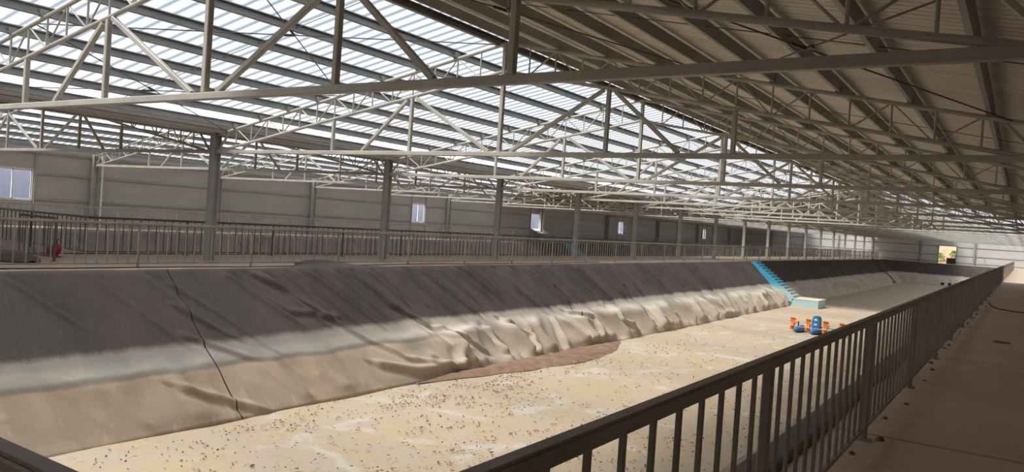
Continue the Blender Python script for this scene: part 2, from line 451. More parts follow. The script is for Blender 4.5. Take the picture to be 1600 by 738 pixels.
def slope_patch(p_top0, p_top1, p_bot0, p_bot1, ts, nu, amp=1., seed=1, flap=.3, hump=None, flip=False):
    """liner sheet over a bank: ts = positions (0..1) along the top edge"""
    p_top0, p_top1, p_bot0, p_bot1 = map(np.array, (p_top0, p_top1, p_bot0, p_bot1))
    L = np.linalg.norm(p_top1 - p_top0)
    u = np.concatenate([[-.12, -.09, -.06, -.03], np.linspace(0, 1.0, nu), [1.02]])
    T, U = np.meshgrid(ts, u, indexing='ij')
    top = p_top0 + (p_top1 - p_top0) * T[..., None]
    bot = p_bot0 + (p_bot1 - p_bot0) * T[..., None]
    Uc = np.clip(U, 0, 1)[..., None]
    P = top + (bot - top) * Uc
    along = (p_top1 - p_top0) / L
    down = (p_bot0 + p_bot1) / 2 - (p_top0 + p_top1) / 2
    nrm = np.cross(down, along); nrm /= np.linalg.norm(nrm)
    if nrm[2] < 0: nrm = -nrm
    Y = T * L
    r = np.random.RandomState(seed)
    D = np.zeros_like(Y)
    # long folds hanging from the top edge
    y = 2.0
    while y < L - 2:
        near = y < 11
        h = r.uniform(.05, .15) * (.6 if near else 1.); w = r.uniform(.05, .16); dr = r.uniform(-.15, .75); bend = r.uniform(-.2, .5)
        u1 = r.uniform(.4, .72)
        c = y + dr * Uc[..., 0] + bend * Uc[..., 0] ** 2
        e = sstep(Uc[..., 0], 0., .08) * (1 - sstep(Uc[..., 0], u1 - .15, u1))
        q = (Y - c) / w
        D += h * e * (np.exp(-q * q) - .55 * np.exp(-((q - 1.9) / 1.3) ** 2))
        y += r.uniform(1.0, 2.2) if near else r.uniform(.35, 1.05)
    # the large named folds
    if hump is not None:
        X2, Y2 = Uc[..., 0] * 4.17, Y
        for hh, ww, pts in BIGF:
            hh *= .42 if pts[0][0] < 14.9 else .7; ww *= .85
            dmin = np.full_like(Y, 99.); side = np.zeros_like(Y)
            for (ya, ua), (yb, ub) in zip(pts[:-1], pts[1:]):
                ax, bx = ua * 4.17, ub * 4.17; dx, dy = bx - ax, yb - ya; l2 = dx * dx + dy * dy
                tt = np.clip(((X2 - ax) * dx + (Y2 - ya) * dy) / l2, 0, 1)
                dd = np.hypot(X2 - ax - tt * dx, Y2 - ya - tt * dy)
                sg = np.sign((X2 - ax) * dy - (Y2 - ya) * dx)
                side = np.where(dd < dmin, sg, side); dmin = np.minimum(dd, dmin)
            D += hh * (np.exp(-(dmin / ww) ** 2) - .5 * np.exp(-((dmin * side - 2 * ww) / (1.4 * ww)) ** 2))
    # soft swells
    D += .05 * (vnoise2(Y * .55, U * 2.0, seed + 3) - .5)
    # drapery on the lower bank
    wy = Y + 1.1 * (vnoise2(Y * .6, U * 2.2, seed + 5) - .5) + .5 * U
    a = vnoise2(wy * .85, U * 2.4 + 7, seed + 7)
    b = vnoise2(wy * 2.3, U * 3.1 + 3, seed + 8)
    rid = 1 - np.abs(2 * a - 1) * 1.0
    low = sstep(U, .56, .74) * (1 - .75 * sstep(U, .93, 1.0))
    yw = (.3 + .7 * sstep(Y, 11, 16))
    D += low * yw * (.36 * (rid ** 2.2 - .3) + .15 * (1 - np.abs(2 * b - 1)) ** 2)
    D *= amp * sstep(Y, 0, 1.5) * sstep(L - Y, 0, 1.5)
    D += .02
    P = P + nrm * (D * (Uc[..., 0] > 0))[..., None]
    # the flap laid on the walkway edge
    out = -(down * np.array([1, 1, 0])); out = out / np.linalg.norm(out)
    fw_ = flap * (.5 + vnoise2(Y * .7, Y * 0, seed + 11))
    hz = np.zeros_like(Y)
    if hump is not None:
        e = np.exp(-((Y - hump[0]) / hump[1]) ** 2); fw_ = fw_ + hump[2] * e; hz = hump[3] * e
    neg = np.clip(-U / .12, 0, 1)
    P = P + (out * (fw_ * neg)[..., None])
    isf = (U <= 0)
    P[..., 2] = np.where(isf, .018 + hz * np.sin(np.pi * np.clip(neg, 0, 1)) + .012 * np.sin(Y * 5.1) * neg * (1 - neg), P[..., 2])
    P[..., 2] = np.where(neg >= .99, .012, P[..., 2])
    P[..., 2] = np.where(U > 1.001, -PD - .03, P[..., 2])
    return grid_mesh(P)

def liner(name, x0, x1, t0, t1, y0, y1, label, seed, fine=True):
    vs, fs = [], []; off = 0
    r = t0 - x0; rr = x1 - t1
    if fine:
        tl = np.concatenate([np.arange(0, 50, .055), np.arange(50, y1 - y0, .14), [y1 - y0]]) / (y1 - y0)
    else:
        tl = np.concatenate([np.arange(0, y1 - y0, .16), [y1 - y0]]) / (y1 - y0)
    coarse = np.linspace(0, 1, 360); xs = np.linspace(0, 1, 110)
    pat = [((x0, y0, 0), (x0, y1, 0), (t0, y0 + r, -PD), (t0, y1 - r, -PD), tl, 62 if fine else 26, 1., seed),
           ((x1, y0, 0), (x1, y1, 0), (t1, y0 + r, -PD), (t1, y1 - r, -PD), coarse, 20, .5, seed + 20),
           ((x0, y1, 0), (x1, y1, 0), (t0, y1 - r, -PD), (t1, y1 - r, -PD), xs, 20, .6, seed + 40),
           ((x0, y0, 0), (x1, y0, 0), (t0, y0 + r, -PD), (t1, y0 + r, -PD), xs, 20, .6, seed + 60)]
    for i, (a, b, c, d, ts, nu, amp, sd_) in enumerate(pat):
        v, f = slope_patch(a, b, c, d, ts, nu, amp, sd_, flap=.16 if i != 1 else .08,
                           hump=(14.6, .95, 1.5, .16) if (i == 0 and fine) else None)
        vs.append(v); fs.append(f + off); off += len(v)
    me = bpy.data.meshes.new(name)
    V = np.concatenate(vs); F = np.concatenate(fs)
    me.from_pydata(V.tolist(), [], F.tolist()); me.materials.append(M['liner'])
    me.polygons.foreach_set('use_smooth', [True] * len(me.polygons)); me.update()
    o = bpy.data.objects.new(name, me); COL.objects.link(o)
    return kind_struct(o, label)
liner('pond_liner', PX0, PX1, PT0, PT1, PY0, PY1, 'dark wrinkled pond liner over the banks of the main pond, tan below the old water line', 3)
liner('pond_liner', QX0, QX1, QX0 + 3.0, QX1 - 3.0, 5.0, PY1, 'dark pond liner over the banks of the left pond behind the railings', 9, fine=False)

def bed(x0, x1, y0, y1, label):
    xs = np.arange(x0, x1 + .01, .3); ys = np.arange(y0, y1 + .01, .3)
    X, Y = np.meshgrid(xs, ys, indexing='ij')
    Z = -PD + .05 * (vnoise2(X * .5, Y * .5, 31) - .5) + .03 * (vnoise2(X * 1.7, Y * 1.7, 32) - .5)
    v, f = grid_mesh(np.stack([X, Y, Z], -1))
    me = bpy.data.meshes.new('pond_bed'); me.from_pydata(v.tolist(), [], f.tolist()); me.materials.append(M['bed'])
    me.polygons.foreach_set('use_smooth', [True] * len(me.polygons))
    o = bpy.data.objects.new('pond_bed', me); COL.objects.link(o); kind_struct(o, label)
bed(PT0 - .25, PT1 + .25, PY0 + 2.7, PY1 - 2.7, 'pale dried bed of the empty main pond')
bed(QX0 + 2.75, QX1 - 2.75, 7.7, PY1 - 2.7, 'pale dried bed of the empty left pond')

# ------------------------------------------------------------------ walls
GZ = (0.25, 1.24, 2.46, 3.45)
ZE = 3.86                      # top of side walls
def roof_z(x):                 # underside of the sheets
    xr = XR if x > XC else XL
    return ZR + .27 - SL * abs(x - xr)

class Panel:
    """wall lying in x=const (or y=const) with rectangular openings"""
def wall_with_holes(name, axis, c, a0, a1, z0, ztop, holes, thick, mat, label, prof=None):
    cuts = sorted({a0, a1, *[h[0] for h in holes], *[h[1] for h in holes], *(prof or [])})
    mb = MB()
    for i in range(len(cuts) - 1):
        p, q = cuts[i], cuts[i + 1]; mid = (p + q) / 2
        hs = sorted([(h[2], h[3]) for h in holes if h[0] < mid < h[1]])
        z = z0; segs = []
        for h0, h1 in hs:
            segs.append((z, h0, False)); z = h1
        segs.append((z, None, True))
        for s0, s1, topseg in segs:
            tp = ztop(p + 1e-6) if topseg else s1; tq = ztop(q - 1e-6) if topseg else s1
            if tp <= s0 + 1e-4: continue
            def P(a, z, t):
                return (c + t, a, z) if axis == 'x' else (a, c + t, z)
            vs = [P(p, s0, 0), P(q, s0, 0), P(q, tq, 0), P(p, tp, 0), P(p, s0, thick), P(q, s0, thick), P(q, tq, thick), P(p, tp, thick)]
            mb.add(vs, [(0, 1, 2, 3), (7, 6, 5, 4), (0, 4, 5, 1), (2, 6, 7, 3), (1, 5, 6, 2), (0, 3, 7, 4)])
    return kind_struct(mb.build(name, mat), label)

WINS = [(16.2, 18.0), (44.9, 46.5), (61.9, 63.9), (80.6, 82.1), (108.4, 110.0)]
WZ0, WZ1 = 1.16, 2.66
wl = wall_with_holes('wall_left', 'x', XW, YN, YF, -.2, lambda y: ZE, [(a, b, WZ0, WZ1) for a, b in WINS], -.08, 'wall', 'grey panel wall along the left side of the hall')
prof_far = [XW, XL, XC, XR, XRW]
DOOR = (-10.30, -8.15)
wf = wall_with_holes('wall_far', 'y', YF, XW, XRW, -.2, lambda x: roof_z(x) + .05, [(DOOR[0], DOOR[1], 0.0, 2.5)], .08, 'wall_end_lit', 'panel wall closing the far end of the hall, its daylight painted in', prof_far)
wall_with_holes('wall_near', 'y', YN, XW, XRW, -.2, lambda x: roof_z(x) + .05, [], -.08, 'wall', 'panel wall behind the camera', prof_far)
wall_with_holes('added_wall_right', 'x', XRW, YN, YF, -.2, lambda y: roof_z(XRW) + .05, [], .08, 'wall', 'unseen panel wall right of the walkway, added to close in the light')
# girts fixed to the walls
def girt(mb, p, q, inward):
    mb.bar(p, q, .05, .09)
for zg in GZ:
    segs = [(YN, YF)]
    if WZ0 < zg < WZ1:
        segs = []; s = YN
        for a, b in WINS: segs.append((s, a)); s = b
        segs.append((s, YF))
    mb = MB()
    for a, b in segs: mb.bar((XW + .03, a, zg), (XW + .03, b, zg), .05, .09)
    mb.build('girt', 'purlin', wl)
    mb = MB()
    if zg < 2.5:
        mb.bar((XW, YF - .03, zg), (DOOR[0], YF - .03, zg), .05, .09); mb.bar((DOOR[1], YF - .03, zg), (XRW, YF - .03, zg), .05, .09)
    else: mb.bar((XW, YF - .03, zg), (XRW, YF - .03, zg), .05, .09)
    mb.build('girt', 'purlin', wf)
for a, b in WINS:
    for y in (a - .04, b + .04):
        MB().bar((XW + .035, y, 0), (XW + .035, y, ZE), .06, .07, (1, 0, 0)).build('window_jamb', 'purlin', wl)

# windows
def window(n, a, b, label, open_sash=False):
    w = kind_struct(empty('window_%d' % n, (XW - .04, (a + b) / 2, WZ0)), label)
    hw = (b - a) / 2; H = WZ1 - WZ0
    m = MB(); t = .055
    m.bar((0, -hw, t / 2), (0, hw, t / 2), .09, t); m.bar((0, -hw, H - t / 2), (0, hw, H - t / 2), .09, t)
    m.bar((0, -hw + t / 2, 0), (0, -hw + t / 2, H), .09, t, (0, 1, 0)); m.bar((0, hw - t / 2, 0), (0, hw - t / 2, H), .09, t, (0, 1, 0))
    m.build('window_frame', 'white', w)
    if not open_sash:
        for s, dx in ((-1, .018), (1, -.018)):
            q = MB(); c0, c1 = (-hw + t, .03) if s < 0 else (-.03, hw - t)
            for z in (t + .025, H - t - .025): q.bar((dx, c0, z), (dx, c1, z), .03, .05)
            for y in (c0 + .025, c1 - .025): q.bar((dx, y, t), (dx, y, H - t), .03, .05, (0, 1, 0))
            o = q.build('sash', 'white', w)
            MB().box((dx - .003, c0 + .05, t + .05), (dx + .003, c1 - .05, H - t - .05)).build('pane', 'glass', o)
    else:
        q = MB(); ang = math.radians(50); 
        for y in (-hw + .1, hw - .1): q.bar((.05, y, t), (.05 + math.sin(ang) * .85, y + .5, t - math.cos(ang) * .75 + .1), .05, .08)
        q.bar((.05 + math.sin(ang) * .85, -hw + .6, t - math.cos(ang) * .75 + .1), (.05 + math.sin(ang) * .85, hw + .4, t - math.cos(ang) * .75 + .1), .06, .06)
        q.add([(.06, -hw + .1, t), (.06, hw - .1, t), (.7, hw + .4, -.33), (.7, -hw + .6, -.33), (.06, -hw + .1, t + .02), (.06, hw - .1, t + .02), (.7, hw + .4, -.31), (.7, -hw + .6, -.31)],
              [(0, 1, 2, 3), (7, 6, 5, 4), (0, 4, 5, 1), (1, 5, 6, 2), (2, 6, 7, 3), (3, 7, 4, 0)])
        q.build('tilted_sash', 'white', w)
        MB().box((-.003, -hw + t, t), (.003, hw - t, H - t)).build('pane', 'glass', w)
    return w
wlab = ['white sliding window at the left edge of the view', 'white sliding window behind the railings, second from the left',
        'window with its white sash tilted open into the hall', 'small white window far along the left wall, fourth from the left',
        'smallest and farthest window in the left wall']
for i, (a, b) in enumerate(WINS): window(i + 1, a, b, wlab[i], i == 2)
# door opening trim in the far wall
tr = MB()
for x in (DOOR[0] - .06, DOOR[1] + .06): tr.bar((x, YF - .02, 0), (x, YF - .02, 2.56), .12, .12, (0, 1, 0))
tr.bar((DOOR[0] - .12, YF - .02, 2.56), (DOOR[1] + .12, YF - .02, 2.56), .12, .12)
dd = kind_struct(empty('door_1', (0, 0, 0)), 'open doorway in the far end wall looking out on orange earth'); tr.build('door_frame', 'purlin', dd)
p_ = MB().box((DOOR[0] + 1.0, YF + .25, 0), (DOOR[1] + .02, YF + .75, .78))
p_.box((DOOR[0] + .95, YF + .22, .78), (DOOR[1] + .05, YF + .8, .84))
tag(p_.build('crate', 'brown'), 'dark brown crate standing in the far doorway', 'crate')

# outdoors
g = MB().box((-300, -200, -1.2), (XW - .1, 420, -.6)).box((XRW + .1, -200, -1.2), (300, 420, -.6)).box((XW - .1, YF + .1, -1.2), (XRW + .1, 420, -.6)).box((XW - .1, -200, -1.2), (XRW + .1, YN - .1, -.6))
kind_struct(g.build('ground', 'ground'), 'bare ground outside the hall')
xs = np.linspace(-40, 25, 60); ys = np.linspace(YF + 6, YF + 40, 26); X, Y = np.meshgrid(xs, ys, indexing='ij')
Z = -.7 + 9.0 * sstep(Y, YF + 6, YF + 26) * (.7 + .5 * vnoise2(X * .13, Y * .13, 50)) + .7 * (vnoise2(X * .6, Y * .6, 51) - .5)
v, f = grid_mesh(np.stack([X, Y, Z], -1)); me = bpy.data.meshes.new('embankment'); me.from_pydata(v.tolist(), [], f.tolist()); me.materials.append(M['dirt'])
o = bpy.data.objects.new('embankment', me); COL.objects.link(o); kind_struct(o, 'orange earth embankment beyond the far doorway')
def bush(x, y, z, r, label):
    m = MB(); rr = random.Random(int(x * 97 + y))
    for i in range(260):
        a, b = rr.uniform(0, 6.28), rr.uniform(-.3, 1.4); q = r * rr.uniform(.55, 1)
        c = Vector((x + q * math.cos(a) * math.cos(b), y + q * math.sin(a) * math.cos(b), z + q * math.sin(b)))
        n1 = Vector((rr.uniform(-1, 1), rr.uniform(-1, 1), rr.uniform(-1, 1))).normalized() * .12; n2 = n1.cross(Vector((rr.uniform(-1, 1), 1, .3))).normalized() * .07
        m.add([c - n1, c + n2, c + n1, c - n2], [(0, 1, 2, 3)])
    m.tube((x, y, z - .4), (x, y, z + r * .6), .05)
    tag(m.build('bush', 'green'), label, 'bush')
sh = MB().box((XW - 34, -40, -.6), (XW - 22, 170, 6.5)); sh.add([(XW - 35, -41, 6.5), (XW - 28, -41, 8.5), (XW - 21, -41, 6.5), (XW - 35, 171, 6.5), (XW - 28, 171, 8.5), (XW - 21, 171, 6.5)], [(0, 1, 4, 3), (1, 2, 5, 4), (0, 2, 1), (3, 4, 5)])
M['shed'] = mat_paint('pale_blue_backdrop', (.66, .72, .86), (.60, .67, .82), .6, .3)
kind_struct(sh.build('window_backdrop', 'shed'), 'pale blue shed added outside to tint the view through the left windows')  # made-up block that gives the windows their pale blue brightness
bush(-10.9, YF + 9.5, .7, .8, 'green bush outside, on the left in the far doorway')
bush(-9.1, YF + 11.5, 1.3, .7, 'green bush outside, on the right in the far doorway')

# ------------------------------------------------------------------ roof
def roof_sheet(x_hi, x_lo, y0, y1, mat, label, pitch=.32, depth=.034, name='ceiling'):
    """ribbed sheet: ribs run down the slope"""
    xr = XR if abs(x_hi - XR) < 1 else XL
    if mat == 'opaque': pitch, depth = .16, .010
    n = int(round((y1 - y0) / pitch)); pitch = (y1 - y0) / n
    ys, zs = [], []
    for i in range(n):
        b = y0 + i * pitch
        for t, z in ((0, 0), (.62, 0), (.72, 1), (.90, 1)): ys.append(b + t * pitch); zs.append(z * depth)
    ys.append(y1); zs.append(0)
    vs = []; k = len(ys); xsx = np.linspace(x_hi, x_lo, 5)
    for x in xsx:
        z = ZR + .27 - SL * abs(x - xr)
        vs += [(x, a, z + b) for a, b in zip(ys, zs)]
    fs = [(j * k + i, j * k + i + 1, (j + 1) * k + i + 1, (j + 1) * k + i) for j in range(4) for i in range(k - 1)]
    if x_lo > x_hi: fs = [f[::-1] for f in fs]
    m = MB().add(vs, fs)
    return kind_struct(m.build(name, mat), label)
XG = .42                                      # half width of the gutter
roof_sheet(XR, XC + XG - .1, YN, YS, 'clear', 'white translucent ribbed roof sheets over the left half of the main pond, near part')
roof_sheet(XR, XC + XG - .1, YS, YF, 'opaque', 'opaque roof sheets over the left half of the main pond, far part')
roof_sheet(XR, XRW + .1, YN, YS, 'opaque', 'beige opaque roof sheets over the right half of the main pond')
roof_sheet(XR, XRW + .1, YS, YF, 'clear', 'translucent roof sheets far down the right half of the hall')
roof_sheet(XL, XW - .15, YN, YS, 'clear', 'white translucent ribbed roof sheets over the left pond')
roof_sheet(XL, XW - .15, YS, YF, 'opaque', 'opaque roof sheets over the left pond, far part')
roof_sheet(XL, XC - XG + .1, YN, YS, 'opaque', 'opaque roof sheets on the right slope of the left gable')
roof_sheet(XL, XC - XG + .1, YS, YF, 'clear', 'translucent roof sheets on the right slope of the left gable, far part')
for xr in (XR, XL):
    m = MB().add([(xr - .3, YN, ZR + .27 - .03), (xr, YN, ZR + .36), (xr + .3, YN, ZR + .27 - .03), (xr - .3, YF, ZR + .27 - .03), (xr, YF, ZR + .36), (xr + .3, YF, ZR + .27 - .03)],
                 [(0, 1, 4, 3), (1, 2, 5, 4)])
    mm = m.build('ridge_cap', 'opaque'); mm.modifiers.new('s', 'SOLIDIFY').thickness = .01
    kind_struct(mm, 'sheet metal cap along the ridge of the ' + ('main' if xr == XR else 'left') + ' gable')

# purlins
POFF = [.25, 1.33, 2.41, 3.49, 4.57, 5.65, 6.73, 7.81, 8.88, 9.38]
def purlin(xr, s, d, label, group):
    x = xr + s * d; z0 = ZR - SL * d + .045
    # C section, lying along y, tilted with the slope
    h, w, l, t = .17, .065, .02, .006
    ang = -s * math.atan(SL)
    prof = [(0, 0), (w, 0), (w, l), (w - t, l), (w - t, t), (t, t), (t, h - t), (w - t, h - t), (w - t, h - l), (w, h - l), (w, h), (0, h)]
    prof = [((a - .03) * -s, b) for a, b in prof]
    ca, sa = math.cos(ang), math.sin(ang)
    prof = [(a * ca - b * sa, a * sa + b * ca) for a, b in prof]
    n = len(prof); 
    vs = [(x + a, YN, z0 + b) for a, b in prof] + [(x + a, YF, z0 + b) for a, b in prof]
    fs = [(i, (i + 1) % n, n + (i + 1) % n, n + i) for i in range(n)] + [tuple(range(n)), tuple(range(n, 2 * n))[::-1]]
    tag(MB().add(vs, fs).build('roof_purlin', 'purlin'), label, 'purlin', group)
for i, d in enumerate(POFF):
    nm = (ORD[i] + ' purlin down from the ridge') if i else 'purlin right beside the ridge'
    purlin(XR, -1, d, nm + ', under the white left slope of the main roof', 'purlins under the main left slope')
    purlin(XR, 1, d, nm + ', under the dim right slope of the main roof', 'purlins under the main right slope')
    purlin(XL, -1, d, nm + ', under the white slope over the left pond', 'purlins over the left pond')
    purlin(XL, 1, d, nm + ', on the left pond slope facing away from the camera', 'hidden slope purlins')

# valley gutter on the column line
g = MB()
zb, zt = 3.60, 3.86
prof = [(-XG, zt), (-XG, zt + .04), (-XG - .05, zt + .04), (-XG - .05, zb + .09), (-XG + .12, zb), (XG - .12, zb), (XG + .05, zb + .09), (XG + .05, zt + .04), (XG, zt + .04), (XG, zt), (XG - .12, zb + .02), (-XG + .12, zb + .02)]
n = len(prof)
g.add([(XC + a, YN + .05, b) for a, b in prof] + [(XC + a, YF - .32, b) for a, b in prof], [(i, n + i, n + (i + 1) % n, (i + 1) % n) for i in range(n)])
gt = empty('valley_gutter', (0, 0, 0)); tag(gt, 'beige sheet metal valley gutter running over the row of columns', 'gutter')
g.build('gutter_tray', 'gutter', gt)
for s in (-1, 1):
    MB().bar((XC + s * (XG + .02), YN + .05, zb + .02), (XC + s * (XG + .02), YF - .32, zb + .02), .06, .10).build('edge_beam', 'purlin', gt)

# ------------------------------------------------------------------ trusses
def zu(d): return ZR - SL * d
def zl(d): return ZR2 - SL2 * d
WEB = .62875
def truss_meshes():
    """list of (part name, mesh builder)"""
    P = []
    P.append(('bottom_chord', MB().bar((-HALF, 0, HC), (HALF, 0, HC), .10, .10)))
    for s in (-1, 1):
        P.append(('upper_rafter', MB().tube((0, 0, ZR), (s * (HALF - .05), 0, zu(HALF - .05)), .037, 10)))
        P.append(('lower_rafter', MB().tube((0, 0, ZR2), (s * 9.35, 0, zl(9.35) + .02), .037, 10)))
        for d in (2.515, 5.03):
            P.append(('post', MB().bar((s * d, 0, HC + .05), (s * d, 0, zl(d) - .03), .08, .08, (0, 1, 0))))
        P.append(('diagonal', MB().bar((s * .28, 0, HC + .05), (s * 2.40, 0, zl(2.4) - .04), .075, .075, (0, 1, 0))))
        P.append(('diagonal', MB().bar((s * 2.66, 0, zl(2.66) - .04), (s * 4.02, 0, HC + .05), .075, .075, (0, 1, 0))))
        P.append(('knee_brace', MB().bar((s * (HALF - .1), 0, HC - .0), (s * 9.1, 0, zu(9.1) - .05), .05, .05, (0, 1, 0))))
        # lacing between the rafter pipes
        j = 1
        while j * WEB < 9.3:
            d = j * WEB
            P.append(('web_post', MB().tube((s * d, 0, zl(d)), (s * d, 0, zu(d)), .018, 6)))
            if j % 2 == 0:
                for e in (d - WEB, d + WEB):
                    if 0 < e < 9.3: P.append(('web_diagonal', MB().tube((s * d, 0, zu(d)), (s * e, 0, zl(e)), .016, 6)))
            j += 1
        for d in POFF[1:-1]:
            P.append(('purlin_cleat', MB().box((s * d - .05, -.06, zu(d) + .03), (s * d + .06, .06, zu(d) + .15))))
    P.append(('king_post', MB().bar((0, 0, HC + .05), (0, 0, ZR), .09, .09, (0, 1, 0))))
    P.append(('gusset_plate', MB().prism([(-.05, -.03), (.05, -.03), (.05, .03), (-.05, .03)], (0, 0, HC + .05), (0, 0, HC + .13))))
    return P
TP = [(n, b.mesh(n, 'truss' if n != 'purlin_cleat' else 'purlin')) for n, b in truss_meshes()]
# merged versions for distant trusses
def merged():
    d = {}
    for n, b in truss_meshes():
        key = n
        if n.startswith('web'): key = 'web' + ('-' if sum(v[0] for v in b.v) < 0 else '+')
        if key[:3] == 'web':
            q = d.setdefault(key, MB()); q.add(b.v, b.f)
        else: d.setdefault(key + '#%d' % len(d), MB()).add(b.v, b.f)
    return [(k.split('#')[0], v.mesh(k.split('#')[0], 'purlin' if k[:6] == 'purlin' else 'truss')) for k, v in d.items()]
TM = [('web_lacing' if n[:3] == 'web' else n, m) for n, m in merged()]
whole = MB()
for n, b in truss_meshes(): whole.add(b.v, b.f)
TW = whole.mesh('roof_truss', 'truss')
def place_truss(xr, k, label, group, lod):
    y = yk(k)
    if lod == 2:
        return tag(inst('roof_truss', TW, None, (xr, y, 0)), label, 'truss', group)
    t = tag(empty('roof_truss', (xr, y, 0)), label, 'truss', group)
    for n, me in (TP if lod == 0 else TM):
        inst(n, me, t)
    return t
for k in range(-2, 16):
    if k == -2: lab = 'roof truss over the main pond just behind the camera'
    elif k < 6: lab = ['steel roof truss nearest the camera, its flat bottom chord crossing the whole view', 'steel roof truss over the main pond whose bottom chord meets the nearest full column',
                       'steel roof truss over the main pond meeting the second column from the left', 'steel roof truss over the main pond meeting the third column from the left',
                       'steel roof truss over the main pond meeting the fourth column from the left', 'steel roof truss over the main pond meeting the fifth column from the left',
                       'steel roof truss over the main pond meeting the sixth column from the left'][k + 1]
    else: lab = 'steel roof truss meeting the %s column from the left, far down the main hall' % ORD[k]
    place_truss(XR, k, lab, 'trusses over the main pond', 0 if -1 <= k <= 4 else 1 if k < 9 and k > -2 else 2)
for k in range(-1, 16):
    if k < 6: lab = ['roof truss over the left pond, in front of the nearest column, mostly outside the view', 'roof truss over the left pond running left from the nearest full column',
                     'roof truss over the left pond running left from the second column', 'roof truss over the left pond running left from the third column',
                     'roof truss over the left pond running left from the fourth column', 'roof truss over the left pond running left from the fifth column',
                     'roof truss over the left pond running left from the sixth column'][k + 1]
    else: lab = 'roof truss over the left pond running left from the %s column' % ORD[k]
    place_truss(XL, k, lab, 'trusses over the left pond', 0 if 0 <= k <= 2 else 1 if 0 <= k < 7 else 2)

# columns
def hcol(x, y, z1, w, label, group, flange='y', mat='column', name='steel_column'):
    t = tag(empty(name, (x, y, 0)), label, 'column', group)
    m = MB(); a = w / 2; f = .014
    m.box((-a, -a, 0), (a, -a + f, z1)); m.box((-a, a - f, 0), (a, a, z1)); m.box((-.006, -a + f, 0), (.006, a - f, z1))
    m.build('shaft', mat, t)
    MB().box((-a - .07, -a - .07, 0), (a + .07, a + .07, .018)).build('base_plate', mat, t)
    return t
for k in range(-1, 16):
    z1 = zb
    lab = 'grey steel column between the two ponds, %s' % ('just outside the left edge of the view' if k < 0 else 'nearest and largest in the row' if k == 0 else ORD[k] + ' from the left in the row')
    hcol(XC, yk(k), z1, .22, lab, 'columns between the ponds')
for k in range(-1, 16):
    hcol(XRW - .30, yk(k), zu(9.9) - .02, .18, 'steel column along the right edge of the walkway, outside the view', 'columns along the right walkway')
for k in range(0, 16):
    hcol(XW + .2, yk(k), 3.62, .26, 'steel column standing against the left wall, %s from the left end' % ORD[k], 'columns against the left wall')
for x, lab in ((-33.9, 'leftmost'), (XL, 'second'), (-24.0, 'third'), (XC, 'fourth'), (-12.6, 'fifth'), (-5.9, 'rightmost')):
    hcol(x, YF - .2, roof_z(x) - .06, .2, 'steel column against the far end wall, %s' % (lab if 'most' in lab else lab + ' from the left'), 'columns against the far wall')
# white rain pipes beside wall columns
for k, lab in ((1, 'white rain pipe beside the wall column at the left of the view'), (7, 'white rain pipe beside the wall column next to the open window')):
    m = MB(); y = yk(k) + .33; m.tube((XW + .28, y, .02), (XW + .28, y, 3.3), .055, 10); m.tube((XW + .28, y, 3.3), (XW + .12, y, 3.7), .055, 10)
    for z in (.7, 1.9, 3.0): m.box((XW + .06, y - .07, z), (XW + .35, y + .07, z + .03))
    tag(m.build('rain_pipe', 'white'), lab, 'pipe')

# bracing rods
def rod(p, q, label, r=.011, group='roof bracing rods', turn=True):
    t = tag(empty('bracing_rod', p), label, 'rod', group); q = Vector(q) - Vector(p)
    MB().tube((0, 0, 0), q, r, 6).build('rod', 'rod', t)
    if turn:
        a = q * .47; b = q * .5; MB().tube(a, b, r * 2.4, 6).build('turnbuckle', 'rod', t)
for ka in (-1, 5):
    y0, y1 = yk(ka), yk(ka + 1)
    for s in (-1, 1):
        for i, (d0, d1) in enumerate(((.1, 4.85), (4.85, 9.2))):
            wh = ('white left slope' if s < 0 else 'dim right slope') + (' near the ridge' if i == 0 else ' near the eave') + (', in the nearest bay' if ka < 0 else ', in a far bay')
            rod((XR + s * d0, y0, zu(d0)), (XR + s * d1, y1, zu(d1)), 'diagonal rod under the ' + wh + ', falling away')
            rod((XR + s * d1, y0, zu(d1)), (XR + s * d0, y1, zu(d0)), 'diagonal rod under the ' + wh + ', rising away')
for k in range(-1, 5):
    for s in (-1, 1):
        y = yk(k) + DY * .5
        rod((XR + s * .2, y, zu(.2) + .13), (XR + s * 9.4, y, zu(9.4) + .13), 'thin sag rod linking the purlins under the %s slope in the %s bay' % ('left' if s < 0 else 'right', ORD[k + 1]), .007, 'sag rods', False)

